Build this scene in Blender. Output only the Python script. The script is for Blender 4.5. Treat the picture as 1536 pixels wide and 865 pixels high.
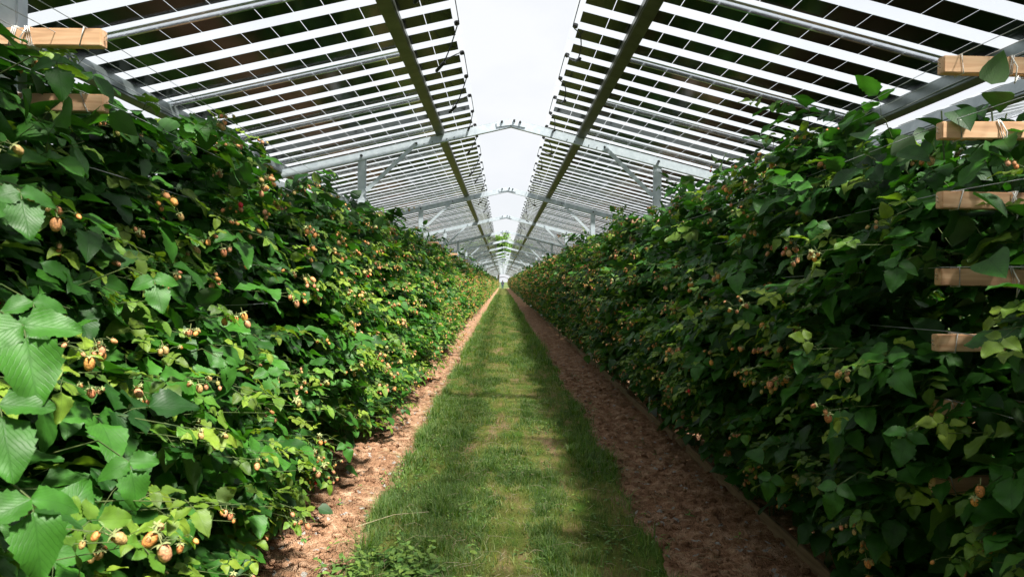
import bpy, bmesh, math, random
import numpy as np
from mathutils import Vector, Matrix, Euler
R = math.radians
random.seed(7); rng = np.random.default_rng(11)
for o in list(bpy.data.objects): bpy.data.objects.remove(o)
SC = bpy.context.scene
COL = SC.collection

# ------------------------------------------------------------------ camera, sky, sun, exposure
PITCH, YAW, ROLL = -0.55, -0.80, 1.0       # degrees
CAMX, CAMZ = -0.063, 1.50
cam = bpy.data.cameras.new("camera"); cam.lens = 24.0; cam.sensor_width = 36.0
cam.clip_start = 0.05; cam.clip_end = 5000
co = bpy.data.objects.new("camera", cam); COL.objects.link(co)
co.location = (CAMX, 0, CAMZ)
co.rotation_euler = (Matrix.Rotation(R(YAW), 3, 'Z') @ Matrix.Rotation(R(90 + PITCH), 3, 'X') @ Matrix.Rotation(R(ROLL), 3, 'Z')).to_euler()
SC.camera = co
cam.dof.use_dof = True; cam.dof.focus_distance = 4.5; cam.dof.aperture_fstop = 9.0

SUNV = Vector((0.385, -0.42, 1.0)).normalized()     # towards the sun: right, a little behind, high
sun = bpy.data.lights.new("sun", 'SUN'); sun.energy = 5.0; sun.angle = R(5.0); sun.color = (1.0, 0.955, 0.88)
so = bpy.data.objects.new("sun", sun); COL.objects.link(so); so.location = (8, -8, 20)
so.rotation_euler = SUNV.to_track_quat('Z', 'Y').to_euler()
W = bpy.data.worlds.new("World"); SC.world = W; W.use_nodes = True
nt = W.node_tree; nt.nodes.clear()
wo = nt.nodes.new('ShaderNodeOutputWorld'); bg = nt.nodes.new('ShaderNodeBackground')
sky = nt.nodes.new('ShaderNodeTexSky'); sky.sky_type = 'NISHITA'; sky.sun_disc = False
sky.sun_elevation = math.asin(SUNV.z); sky.sun_rotation = math.atan2(SUNV.x, SUNV.y)
sky.air_density = 1.0; sky.dust_density = 2.0
tc = nt.nodes.new('ShaderNodeTexCoord'); mp = nt.nodes.new('ShaderNodeMapping'); mp.inputs['Scale'].default_value = (1.3, 1.3, 2.6)
nz = nt.nodes.new('ShaderNodeTexNoise'); nz.inputs['Scale'].default_value = 1.7; nz.inputs['Detail'].default_value = 7; nz.inputs['Roughness'].default_value = .55
cr = nt.nodes.new('ShaderNodeValToRGB'); cr.color_ramp.elements[0].position = .30; cr.color_ramp.elements[1].position = .56
cr.color_ramp.elements[0].color = (.80, .80, .80, 1); cr.color_ramp.elements[1].color = (1, 1, 1, 1)
mx = nt.nodes.new('ShaderNodeMixRGB'); mx.inputs[2].default_value = (7.45, 7.6, 7.85, 1)
nt.links.new(tc.outputs['Generated'], mp.inputs[0]); nt.links.new(mp.outputs[0], nz.inputs[0])
nt.links.new(nz.outputs[0], cr.inputs[0]); nt.links.new(cr.outputs[0], mx.inputs[0])
nt.links.new(sky.outputs[0], mx.inputs[1]); nt.links.new(mx.outputs[0], bg.inputs[0])
bg.inputs[1].default_value = 0.056
nt.links.new(bg.outputs[0], wo.inputs[0])
SC.view_settings.view_transform = 'Standard'; SC.view_settings.look = 'None'
SC.view_settings.exposure = 1.22; SC.view_settings.gamma = 1.0
try: SC.view_settings.use_curve_mapping = False
except Exception: pass
SC.render.engine = 'CYCLES'
SC.cycles.max_bounces = 6; SC.cycles.transparent_max_bounces = 12

# ------------------------------------------------------------------ helpers
def tag(o, label=None, cat=None, group=None, kind=None):
    if label: o['label'] = label
    if cat: o['category'] = cat
    if group: o['group'] = group
    if kind: o['kind'] = kind
    return o
def empty(name, loc=(0, 0, 0), rz=0):
    o = bpy.data.objects.new(name, None); COL.objects.link(o); o.location = loc; o.rotation_euler = (0, 0, rz)
    o.empty_display_size = .1
    return o
def link(name, me, parent=None):
    o = bpy.data.objects.new(name, me); COL.objects.link(o)
    if parent: o.parent = parent
    return o
def copy_tree(o, parent=None):
    c = o.copy(); COL.objects.link(c)
    if parent: c.parent = parent
    for ch in CH.get(o.name, []):
        CH.setdefault(c.name, []).append(copy_tree(ch, c))
    return c
CH = {}
def part(name, mb, m, parent):
    o = mb.build(name, m, parent); CH.setdefault(parent.name, []).append(o); return o
def fast_mesh(name, V, Q, mats, uv=None, attrs=None, midx=None, smooth=True):
    """V (n,3), Q (m,4) quads"""
    me = bpy.data.meshes.new(name)
    V = np.ascontiguousarray(V, dtype=np.float32); Q = np.ascontiguousarray(Q, dtype=np.int32)
    me.vertices.add(len(V)); me.vertices.foreach_set('co', V.ravel())
    k = Q.shape[1]
    me.loops.add(Q.size); me.loops.foreach_set('vertex_index', Q.ravel())
    me.polygons.add(len(Q))
    me.polygons.foreach_set('loop_start', np.arange(0, Q.size, k, dtype=np.int32))
    me.polygons.foreach_set('use_smooth', np.full(len(Q), smooth, dtype=bool))
    if not isinstance(mats, (list, tuple)): mats = [mats]
    for m in mats: me.materials.append(m)
    if midx is not None: me.polygons.foreach_set('material_index', np.asarray(midx, dtype=np.int32))
    if uv is not None:
        l = me.uv_layers.new(name='uv'); l.data.foreach_set('uv', np.asarray(uv, dtype=np.float32)[Q.ravel()].ravel())
    for n_, a in (attrs or {}).items():
        at = me.attributes.new(n_, 'FLOAT', 'POINT'); at.data.foreach_set('value', np.asarray(a, dtype=np.float32))
    me.update(calc_edges=True)
    return me
class MB:
    def __init__(s): s.bm = bmesh.new()
    def box(s, c, size, rot=None, bevel=0):
        r = bmesh.ops.create_cube(s.bm, size=1.0); vs = r['verts']
        M = Matrix.Translation(Vector(c)) @ (rot.to_4x4() if rot is not None else Matrix.Identity(4)) @ Matrix.Diagonal((size[0], size[1], size[2], 1))
        bmesh.ops.transform(s.bm, matrix=M, verts=vs)
        if bevel:
            es = list({e for v in vs for e in v.link_edges})
            bmesh.ops.bevel(s.bm, geom=es, offset=bevel, segments=2, affect='EDGES')
        return s
    def bar(s, a, b, w, h, up=(0, 0, 1), bevel=0):
        a = Vector(a); b = Vector(b); d = b - a; L = d.length; d.normalize()
        u = Vector(up); sx = d.cross(u).normalized(); u = sx.cross(d)
        rot = Matrix((sx, d, u)).transposed()
        return s.box((a + b) / 2, (w, L, h), rot, bevel)
    def tube(s, pts, r, n=6, closed=False):
        pts = [Vector(p) for p in pts]; rs = r if isinstance(r, (list, tuple)) else [r] * len(pts)
        rings = []
        for i, p in enumerate(pts):
            d = (pts[min(i + 1, len(pts) - 1)] - pts[max(i - 1, 0)])
            if closed: d = pts[(i + 1) % len(pts)] - pts[i - 1]
            d.normalize()
            ref = Vector((0, 0, 1)) if abs(d.z) < .9 else Vector((1, 0, 0))
            x = d.cross(ref).normalized(); y = d.cross(x)
            rings.append([s.bm.verts.new(p + (x * math.cos(2 * math.pi * k / n) + y * math.sin(2 * math.pi * k / n)) * rs[i]) for k in range(n)])
        m = len(rings)
        for i in range(m if closed else m - 1):
            a, b = rings[i], rings[(i + 1) % m]
            for k in range(n): s.bm.faces.new((a[k], a[(k + 1) % n], b[(k + 1) % n], b[k])).smooth = True
        if not closed:
            s.bm.faces.new(rings[0][::-1]); s.bm.faces.new(rings[-1])
        return s
    def build(s, name, m, parent=None):
        bmesh.ops.recalc_face_normals(s.bm, faces=s.bm.faces[:])
        me = bpy.data.meshes.new(name); s.bm.to_mesh(me); s.bm.free()
        me.materials.append(m)
        return link(name, me, parent)

# value noise
def vnoise(x, y, seed=0):
    x = np.asarray(x, dtype=np.float64); y = np.asarray(y, dtype=np.float64)
    xi = np.floor(x).astype(np.int64); yi = np.floor(y).astype(np.int64)
    fx = x - xi; fy = y - yi; fx = fx * fx * (3 - 2 * fx); fy = fy * fy * (3 - 2 * fy)
    def h(a, b):
        n = (a * 374761393 + b * 668265263 + seed * 1442695041) & 0x7fffffff
        n = ((n ^ (n >> 13)) * 1274126177) & 0x7fffffff
        return ((n ^ (n >> 16)) & 0xffff) / 65535.0
    return (h(xi, yi) * (1 - fx) + h(xi + 1, yi) * fx) * (1 - fy) + (h(xi, yi + 1) * (1 - fx) + h(xi + 1, yi + 1) * fx) * fy
def fbm(x, y, seed=0, oct=4):
    s = 0; a = .5; t = 0
    for k in range(oct):
        s = s + a * vnoise(x * 2 ** k, y * 2 ** k, seed + k); t += a; a *= .5
    return s / t

# ------------------------------------------------------------------ materials
def mat(name):
    m = bpy.data.materials.new(name); m.use_nodes = True; n = m.node_tree
    return m, n, n.nodes['Principled BSDF'], n.nodes['Material Output']
def N(n, t, **k):
    x = n.nodes.new(t)
    for a, v in k.items():
        if a in x.inputs.keys(): x.inputs[a].default_value = v
        else: setattr(x, a, v)
    return x
def noise_col(name, c1, c2, scale=5, rough=.6, metal=0, bump=.2, bscale=None, spec=.5, stretch=(1, 1, 1), pos=(.35, .65), bdist=.01):
    m, n, p, o = mat(name)
    t = N(n, 'ShaderNodeTexCoord'); mp = N(n, 'ShaderNodeMapping'); mp.inputs['Scale'].default_value = stretch
    z = N(n, 'ShaderNodeTexNoise', Scale=scale, Detail=8, Roughness=.6)
    r = N(n, 'ShaderNodeValToRGB'); r.color_ramp.elements[0].position = pos[0]; r.color_ramp.elements[1].position = pos[1]
    r.color_ramp.elements[0].color = (*c1, 1); r.color_ramp.elements[1].color = (*c2, 1)
    L = n.links.new
    L(t.outputs['Object'], mp.inputs[0]); L(mp.outputs[0], z.inputs[0]); L(z.outputs[0], r.inputs[0]); L(r.outputs[0], p.inputs['Base Color'])
    z2 = N(n, 'ShaderNodeTexNoise', Scale=bscale or scale * 4, Detail=5); L(mp.outputs[0], z2.inputs[0])
    b = N(n, 'ShaderNodeBump', Strength=bump, Distance=bdist); L(z2.outputs[0], b.inputs['Height']); L(b.outputs[0], p.inputs['Normal'])
    p.inputs['Roughness'].default_value = rough; p.inputs['Metallic'].default_value = metal
    p.inputs['Specular IOR Level'].default_value = spec
    return m
M = {}
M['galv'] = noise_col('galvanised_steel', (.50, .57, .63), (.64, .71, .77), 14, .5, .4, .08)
M['purlin'] = noise_col('shade_toned_steel', (.09, .10, .075), (.15, .16, .125), 9, .38, .75, .06)  # galvanised steel with shade and green reflection put into its colour
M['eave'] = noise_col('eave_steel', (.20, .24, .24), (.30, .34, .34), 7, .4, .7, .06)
M['alu'] = noise_col('aluminium', (.72, .75, .78), (.82, .85, .88), 20, .16, .9, .02)
M['bolt'] = noise_col('bolt_metal', (.05, .055, .06), (.12, .12, .12), 40, .4, .8, .05)
M['black'] = noise_col('black_plastic', (.006, .006, .008), (.015, .015, .017), 60, .45, 0, .05)
M['twine'] = noise_col('twine', (.62, .62, .58), (.78, .77, .72), 120, .8, 0, .3)
M['wire'] = noise_col('wire', (.45, .47, .50), (.6, .62, .64), 50, .45, .3, .05)
M['cell'] = noise_col('solar_cell', (.004, .010, .005), (.009, .018, .008), 3, .14, 0, .02, None, .3)
# sawn wood
def wood(name, c1, c2, c3):
    m, n, p, o = mat(name); L = n.links.new
    t = N(n, 'ShaderNodeTexCoord'); mp = N(n, 'ShaderNodeMapping'); mp.inputs['Scale'].default_value = (1.2, 14, 14)
    oi = N(n, 'ShaderNodeObjectInfo'); ad = N(n, 'ShaderNodeVectorMath', operation='ADD')
    L(t.outputs['Object'], ad.inputs[0]); L(oi.outputs['Random'], ad.inputs[1]); L(ad.outputs[0], mp.inputs[0])
    z = N(n, 'ShaderNodeTexNoise', Scale=3.5, Detail=6, Distortion=.6); L(mp.outputs[0], z.inputs[0])
    r = N(n, 'ShaderNodeValToRGB'); e = r.color_ramp.elements; e[0].position = .3; e[1].position = .7
    e[0].color = (*c1, 1); e[1].color = (*c3, 1); k = r.color_ramp.elements.new(.5); k.color = (*c2, 1)
    L(z.outputs[0], r.inputs[0])
    mp2 = N(n, 'ShaderNodeMapping'); mp2.inputs['Scale'].default_value = (9, 22, 22); L(ad.outputs[0], mp2.inputs[0])
    v = N(n, 'ShaderNodeTexVoronoi', Scale=.55); L(mp2.outputs[0], v.inputs[0])
    kr = N(n, 'ShaderNodeValToRGB'); kr.color_ramp.elements[0].position = .05; kr.color_ramp.elements[1].position = .16
    kr.color_ramp.elements[0].color = (.28, .15, .08, 1); kr.color_ramp.elements[1].color = (1, 1, 1, 1)
    L(v.outputs[0], kr.inputs[0])
    mu = N(n, 'ShaderNodeMixRGB', blend_type='MULTIPLY'); mu.inputs[0].default_value = .8
    L(r.outputs[0], mu.inputs[1]); L(kr.outputs[0], mu.inputs[2]); L(mu.outputs[0], p.inputs['Base Color'])
    b = N(n, 'ShaderNodeBump', Strength=.3, Distance=.002); L(z.outputs[0], b.inputs['Height']); L(b.outputs[0], p.inputs['Normal'])
    p.inputs['Roughness'].default_value = .65
    return m
M['wood'] = wood('sawn_pine', (.52, .29, .16), (.68, .41, .23), (.80, .54, .33))
M['board'] = wood('weathered_board', (.17, .10, .055), (.26, .165, .10), (.34, .23, .14))
# panel glass
def glassmat():
    m, n, p, o = mat('frosted_panel_glass'); L = n.links.new
    n.nodes.remove(p)
    tr = N(n, 'ShaderNodeBsdfTransparent'); tr.inputs[0].default_value = (.99, 1, 1, 1)
    tl = N(n, 'ShaderNodeBsdfTranslucent'); tl.inputs[0].default_value = (.97, .99, 1.0, 1)
    gl = N(n, 'ShaderNodeBsdfGlossy'); gl.inputs['Roughness'].default_value = .08
    a = N(n, 'ShaderNodeMixShader'); a.inputs[0].default_value = .02; L(tr.outputs[0], a.inputs[1]); L(tl.outputs[0], a.inputs[2])
    b = N(n, 'ShaderNodeMixShader'); b.inputs[0].default_value = .03; L(a.outputs[0], b.inputs[1]); L(gl.outputs[0], b.inputs[2])
    L(b.outputs[0], o.inputs[0]); return m
M['glass'] = glassmat()
# leaf
def leafmat(name, dark, mid, young, trans=.26, vein=True, rough=.5, spec=.38):
    m, n, p, o = mat(name); L = n.links.new
    ar = N(n, 'ShaderNodeAttribute', attribute_name='rnd'); ay = N(n, 'ShaderNodeAttribute', attribute_name='young')
    c1 = N(n, 'ShaderNodeMixRGB'); c1.inputs[1].default_value = (*dark, 1); c1.inputs[2].default_value = (*mid, 1); L(ar.outputs['Fac'], c1.inputs[0])
    c2 = N(n, 'ShaderNodeMixRGB'); c2.inputs[2].default_value = (*young, 1); L(c1.outputs[0], c2.inputs[1]); L(ay.outputs['Fac'], c2.inputs[0])
    col = c2
    tcx = N(n, 'ShaderNodeTexCoord'); zz = N(n, 'ShaderNodeTexNoise', Scale=35, Detail=3); L(tcx.outputs['Object'], zz.inputs[0])
    hv = N(n, 'ShaderNodeMapRange'); hv.inputs[1].default_value = .3; hv.inputs[2].default_value = .7; hv.inputs[3].default_value = .78; hv.inputs[4].default_value = 1.2
    L(zz.outputs[0], hv.inputs[0])
    c3 = N(n, 'ShaderNodeMixRGB', blend_type='MULTIPLY'); c3.inputs[0].default_value = 1; L(c2.outputs[0], c3.inputs[1]); L(hv.outputs[0], c3.inputs[2]); col = c3
    if vein:
        uv = N(n, 'ShaderNodeUVMap', uv_map='uv'); sp = N(n, 'ShaderNodeSeparateXYZ'); L(uv.outputs[0], sp.inputs[0])
        au = N(n, 'ShaderNodeMath', operation='ABSOLUTE'); L(sp.outputs[0], au.inputs[0])
        k = N(n, 'ShaderNodeMath', operation='MULTIPLY'); k.inputs[1].default_value = .75; L(au.outputs[0], k.inputs[0])
        d = N(n, 'ShaderNodeMath', operation='SUBTRACT'); L(sp.outputs[1], d.inputs[0]); L(k.outputs[0], d.inputs[1])
        q = N(n, 'ShaderNodeMath', operation='MULTIPLY'); q.inputs[1].default_value = 8.0; L(d.outputs[0], q.inputs[0])
        fr = N(n, 'ShaderNodeMath', operation='FRACT'); L(q.outputs[0], fr.inputs[0])
        c5 = N(n, 'ShaderNodeMath', operation='SUBTRACT'); c5.inputs[1].default_value = .5; L(fr.outputs[0], c5.inputs[0])
        ab = N(n, 'ShaderNodeMath', operation='ABSOLUTE'); L(c5.outputs[0], ab.inputs[0])      # .5 at vein
        vr = N(n, 'ShaderNodeMapRange'); vr.inputs[1].default_value = .38; vr.inputs[2].default_value = .5; L(ab.outputs[0], vr.inputs[0])
        mr = N(n, 'ShaderNodeMapRange'); mr.inputs[1].default_value = .05; mr.inputs[2].default_value = .0; L(au.outputs[0], mr.inputs[0])
        mxx = N(n, 'ShaderNodeMath', operation='MAXIMUM'); L(vr.outputs[0], mxx.inputs[0]); L(mr.outputs[0], mxx.inputs[1])
        fc = N(n, 'ShaderNodeMath', operation='MULTIPLY'); fc.inputs[1].default_value = .30; L(mxx.outputs[0], fc.inputs[0])
        c4 = N(n, 'ShaderNodeMixRGB'); c4.inputs[2].default_value = (dark[0] * 1.1, dark[1] * 1.1, dark[2], 1); L(fc.outputs[0], c4.inputs[0]); L(c3.outputs[0], c4.inputs[1]); col = c4
        b = N(n, 'ShaderNodeBump', Strength=.3, Distance=.0015); b.invert = True; L(mxx.outputs[0], b.inputs['Height']); L(b.outputs[0], p.inputs['Normal'])
    ge = N(n, 'ShaderNodeNewGeometry')
    bk = N(n, 'ShaderNodeMixRGB'); bk.inputs[2].default_value = (.16, .22, .12, 1)
    bf = N(n, 'ShaderNodeMath', operation='MULTIPLY'); bf.inputs[1].default_value = .45; L(ge.outputs['Backfacing'], bf.inputs[0])
    L(bf.outputs[0], bk.inputs[0]); L(col.outputs[0], bk.inputs[1])
    L(bk.outputs[0], p.inputs['Base Color']); p.inputs['Roughness'].default_value = rough; p.inputs['Specular IOR Level'].default_value = spec
    tl = N(n, 'ShaderNodeBsdfTranslucent')
    tcx2 = N(n, 'ShaderNodeMixRGB', blend_type='MULTIPLY'); tcx2.inputs[0].default_value = 1; tcx2.inputs[2].default_value = (1.7, 1.9, .6, 1)
    L(col.outputs[0], tcx2.inputs[1]); L(tcx2.outputs[0], tl.inputs[0])
    ms = N(n, 'ShaderNodeMixShader'); ms.inputs[0].default_value = trans; L(p.outputs[0], ms.inputs[1]); L(tl.outputs[0], ms.inputs[2]); L(ms.outputs[0], o.inputs[0])
    return m
M['leaf'] = leafmat('raspberry_leaf', (.010, .052, .006), (.056, .20, .020), (.24, .34, .035))
M['stem'] = noise_col('raspberry_stem', (.045, .09, .02), (.10, .13, .035), 20, .7)
M['calyx'] = noise_col('calyx', (.26, .32, .10), (.38, .40, .18), 60, .7)
M['cane'] = noise_col('woody_cane', (.12, .07, .035), (.2, .13, .07), 30, .7)
M['grassb'] = leafmat('grass_blade', (.020, .095, .006), (.15, .32, .022), (.64, .60, .20), trans=.3, vein=False, rough=.5, spec=.35)
M['straw'] = noise_col('dry_straw', (.32, .27, .15), (.48, .42, .27), 20, .8)
M['weed'] = leafmat('weed_leaf', (.07, .17, .035), (.15, .29, .07), (.30, .42, .08), trans=.2, vein=True)
def berrymat():
    m, n, p, o = mat('raspberry_fruit'); L = n.links.new
    ar = N(n, 'ShaderNodeAttribute', attribute_name='rnd')
    r = N(n, 'ShaderNodeValToRGB'); e = r.color_ramp.elements
    e[0].position = 0; e[0].color = (.42, .38, .10, 1); e[1].position = 1; e[1].color = (.62, .012, .02, 1)
    for ps, c in ((.2, (.55, .40, .13)), (.42, (.66, .31, .16)), (.62, (.84, .39, .10)), (.8, (.74, .28, .08)), (.9, (.60, .24, .12)), (.955, (.58, .06, .05))):
        k = e.new(ps); k.color = (*c, 1)
    L(ar.outputs['Fac'], r.inputs[0])
    t = N(n, 'ShaderNodeTexCoord'); ge = N(n, 'ShaderNodeNewGeometry'); z = N(n, 'ShaderNodeTexNoise', Scale=260, Detail=3); L(ge.outputs['Position'], z.inputs[0])
    mr = N(n, 'ShaderNodeMapRange'); mr.inputs[1].default_value = .35; mr.inputs[2].default_value = .65; mr.inputs[3].default_value = .5; mr.inputs[4].default_value = 1.2; L(z.outputs[0], mr.inputs[0])
    mu = N(n, 'ShaderNodeMixRGB', blend_type='MULTIPLY'); mu.inputs[0].default_value = 1; L(r.outputs[0], mu.inputs[1]); L(mr.outputs[0], mu.inputs[2]); L(mu.outputs[0], p.inputs['Base Color'])
    bb = N(n, 'ShaderNodeBump', Strength=.7, Distance=.002); L(z.outputs[0], bb.inputs['Height']); L(bb.outputs[0], p.inputs['Normal'])
    p.inputs['Roughness'].default_value = .6; p.inputs['Subsurface Weight'].default_value = 0.0
    return m
M['berry'] = berrymat()
def soilmat(name, c1, c2, c3, scale=9):
    m, n, p, o = mat(name); L = n.links.new
    t = N(n, 'ShaderNodeTexCoord')
    z = N(n, 'ShaderNodeTexNoise', Scale=scale, Detail=10, Roughness=.7); L(t.outputs['Object'], z.inputs[0])
    r = N(n, 'ShaderNodeValToRGB'); e = r.color_ramp.elements; e[0].position = .3; e[1].position = .72; e[0].color = (*c1, 1); e[1].color = (*c3, 1)
    k = e.new(.5); k.color = (*c2, 1); L(z.outputs[0], r.inputs[0])
    v = N(n, 'ShaderNodeTexVoronoi', Scale=38, Randomness=1.0); L(t.outputs['Object'], v.inputs[0])
    v2 = N(n, 'ShaderNodeTexVoronoi', Scale=110); L(t.outputs['Object'], v2.inputs[0])
    sp = N(n, 'ShaderNodeSeparateColor'); L(v.outputs['Color'], sp.inputs[0])
    gt = N(n, 'ShaderNodeMath', operation='GREATER_THAN'); gt.inputs[1].default_value = .975; L(sp.outputs[0], gt.inputs[0])
    st = N(n, 'ShaderNodeMixRGB'); st.inputs[2].default_value = (.45, .42, .38, 1); L(gt.outputs[0], st.inputs[0]); L(r.outputs[0], st.inputs[1])
    L(st.outputs[0], p.inputs['Base Color'])
    a = N(n, 'ShaderNodeMath', operation='ADD'); L(v.outputs[0], a.inputs[0]); L(v2.outputs[0], a.inputs[1])
    a2 = N(n, 'ShaderNodeMath', operation='SUBTRACT'); L(z.outputs[0], a2.inputs[0]); L(a.outputs[0], a2.inputs[1])
    b = N(n, 'ShaderNodeBump', Strength=.9, Distance=.02); L(a2.outputs[0], b.inputs['Height']); L(b.outputs[0], p.inputs['Normal'])
    p.inputs['Roughness'].default_value = .95; p.inputs['Specular IOR Level'].default_value = .15
    return m
M['soil'] = soilmat('red_brown_soil', (.14, .065, .034), (.40, .225, .13), (.76, .52, .35))
def pathmat():
    m, n, p, o = mat('worn_turf'); L = n.links.new
    t = N(n, 'ShaderNodeTexCoord'); mp = N(n, 'ShaderNodeMapping'); mp.inputs['Scale'].default_value = (1.4, .4, 1); L(t.outputs['Object'], mp.inputs[0])
    z = N(n, 'ShaderNodeTexNoise', Scale=3.0, Detail=10, Roughness=.7); L(mp.outputs[0], z.inputs[0])
    r = N(n, 'ShaderNodeValToRGB'); e = r.color_ramp.elements; e[0].position = .36; e[1].position = .6; e[0].color = (.34, .23, .13, 1); e[1].color = (.09, .17, .025, 1)
    k = e.new(.46); k.color = (.20, .20, .055, 1); L(z.outputs[0], r.inputs[0])
    z2 = N(n, 'ShaderNodeTexNoise', Scale=60, Detail=6, Roughness=.7); L(t.outputs['Object'], z2.inputs[0])
    mu = N(n, 'ShaderNodeMixRGB', blend_type='OVERLAY'); mu.inputs[0].default_value = .8; L(r.outputs[0], mu.inputs[1]); L(z2.outputs[0], mu.inputs[2])
    L(mu.outputs[0], p.inputs['Base Color'])
    b = N(n, 'ShaderNodeBump', Strength=.8, Distance=.03); L(z2.outputs[0], b.inputs['Height']); L(b.outputs[0], p.inputs['Normal'])
    p.inputs['Roughness'].default_value = .95; p.inputs['Specular IOR Level'].default_value = .1
    return m
M['turf'] = pathmat()
M['field'] = noise_col('field', (.07, .11, .03), (.13, .16, .06), .4, .95, 0, .3, 8, .1)
M['bark'] = noise_col('bark', (.10, .085, .06), (.19, .16, .12), 6, .9, 0, .5)

# ------------------------------------------------------------------ the ground
gm = fast_mesh('ground', np.array([(-900, -400, -.06), (900, -400, -.06), (900, 2500, -.06), (-900, 2500, -.06)], float), np.array([[0, 1, 2, 3]]), M['field'], smooth=False)
tag(link('ground', gm), 'flat green field around the raspberry rows', None, None, 'structure')
def strip(name, x0, x1, nx, mt, zf, label, ys):
    xs = np.linspace(x0, x1, nx); X, Y = np.meshgrid(xs, ys, indexing='xy')
    Z = zf(X, Y); V = np.stack([X, Y, Z], -1).reshape(-1, 3)
    a = np.arange((len(ys) - 1) * (nx - 1)); i = a // (nx - 1); j = a % (nx - 1); b = i * nx + j
    Q = np.stack([b, b + 1, b + nx + 1, b + nx], -1)
    o = link(name, fast_mesh(name, V, Q, mt)); tag(o, label, None, None, 'structure'); return o
ys = [-7.0]; s_ = .05
while ys[-1] < 156:
    y = ys[-1]
    ys.append(y + (.05 if y < 1.5 else .018 if y < 6 else .03 if y < 10 else .07 if y < 20 else .4))
ys = np.array(ys)
def edge(y, side):      # ragged turf edge
    return .88 + .075 * (fbm(y * 2.6, y * 0 + side * 3.1, 5, 4) - .5) * 2
def soilz(side):
    def f(X, Y):
        ax = np.abs(X)
        z = .055 * (fbm(X * 5, Y * 5, 20 + side, 5) - .5) + .05 * (fbm(X * 22, Y * 22, 31 + side, 3) - .5)
        c = vnoise(X * 16, Y * 16, 40 + side); z = z + .06 * np.clip(c - .72, 0, 1) * 2
        z = z + .015 + .03 * np.clip((ax - 1.2) / .6, 0, 1)
        m = np.clip((ax - .74) / .08, 0, 1)
        return z * m - .03 * (1 - m)
    return f
strip('soil_strip', -7.3, -.72, 330, M['soil'], soilz(0), 'bare red-brown soil under the left raspberry row, sunlit at its edge', ys)
strip('soil_strip', .72, 7.3, 330, M['soil'], soilz(1), 'shaded bare red-brown soil under the right raspberry row', ys)
def turfz(X, Y):
    ax = np.abs(X)
    z = .028 + .02 * (fbm(X * 4, Y * 4, 50, 4) - .5) - .01 * np.exp(-((ax - .55) / .18) ** 2)
    e = edge(Y, np.where(X > 0, 1.0, 0.0))
    return z - .08 * np.clip((ax - e + .05) / .05, 0, 1.5)
strip('grass_path', -1.02, 1.02, 76, M['turf'], turfz, 'worn mown grass path running straight between the rows', ys)

# ------------------------------------------------------------------ instanced leaf baking
def leaf_template(rows, cols, fold=.25, droop=.25, serr=.0, wmax=.40, wav=0, seed=0):
    rr = np.random.default_rng(seed)
    v = np.linspace(0, 1, rows)
    w = wmax * np.sin(np.pi * np.clip(v, 0, 1) ** .70) ** .78 * (1 - .22 * v)      # ovate, widest near base
    w = np.maximum(w, .004)
    if rows > 8: w = w * (1 + serr * np.where(np.arange(rows) % 2 == 0, 1, -1))
    u = np.linspace(-1, 1, cols)
    U, Vv = np.meshgrid(u, v); Wd = w[:, None] * U
    yy = Vv + (serr * .25 * np.abs(U)) * np.where((np.arange(rows) % 2)[:, None] == 0, -1, 1) * (rows > 8)
    yy = yy - .06 * (1 - np.abs(U)) * (Vv < .12) * 0
    Z = fold * np.abs(Wd) - droop * Vv ** 2 + wav * np.sin(Vv * 9 + U * 2 + seed) * np.abs(U) * .05
    P = np.stack([Wd, yy, Z], -1).reshape(-1, 3)
    UV = np.stack([Wd * 2.4, Vv], -1).reshape(-1, 2)
    a = np.arange((rows - 1) * (cols - 1)); i = a // (cols - 1); j = a % (cols - 1); b = i * cols + j
    Q = np.stack([b, b + 1, b + cols + 1, b + cols], -1)
    return P, Q, UV
LT = {
 'hi': [leaf_template(15, 5, f, d, .075, .40, 1, s) for s, (f, d) in enumerate([(.25, .18), (.1, .32), (.38, .12), (.18, .5), (.05, .05)])],
 'mid': [leaf_template(7, 3, f, d, 0, .43, 0, s) for s, (f, d) in enumerate([(.25, .2), (.1, .35), (.4, .12)])],
 'low': [leaf_template(4, 3, f, d, 0, .48, 0, s) for s, (f, d) in enumerate([(.2, .2), (.35, .35)])],
 'far': [leaf_template(3, 2, 0, .2, 0, .5, 0, 1)],
}
def bake(tmpls, pos, T, Nn, size, rnd, young):
    """bake leaflets; returns V,Q,UV,rnd,young"""
    pos = np.asarray(pos); T = np.asarray(T); Nn = np.asarray(Nn); size = np.asarray(size)
    n = len(pos); which = rng.integers(0, len(tmpls), n)
    T = T / np.linalg.norm(T, axis=1, keepdims=True)
    X = np.cross(T, Nn); X /= np.maximum(np.linalg.norm(X, axis=1, keepdims=True), 1e-6); Nz = np.cross(X, T)
    Vs, Qs, Us, Rs, Ys = [], [], [], [], []; off = 0
    for k, (P, Q, UV) in enumerate(tmpls):
        id_ = np.where(which == k)[0]
        if len(id_) == 0: continue
        A = size[id_][:, None, None] * (P[None, :, 0:1] * X[id_][:, None] + P[None, :, 1:2] * T[id_][:, None] + P[None, :, 2:3] * Nz[id_][:, None]) + pos[id_][:, None]
        m = len(P); Vs.append(A.reshape(-1, 3))
        Qs.append((Q[None] + (np.arange(len(id_)) * m)[:, None, None]).reshape(-1, 4) + off)
        Us.append(np.tile(UV, (len(id_), 1))); Rs.append(np.repeat(np.asarray(rnd)[id_], m)); Ys.append(np.repeat(np.asarray(young)[id_], m))
        off += m * len(id_)
    return np.concatenate(Vs), np.concatenate(Qs), np.concatenate(Us), np.concatenate(Rs), np.concatenate(Ys)
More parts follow.
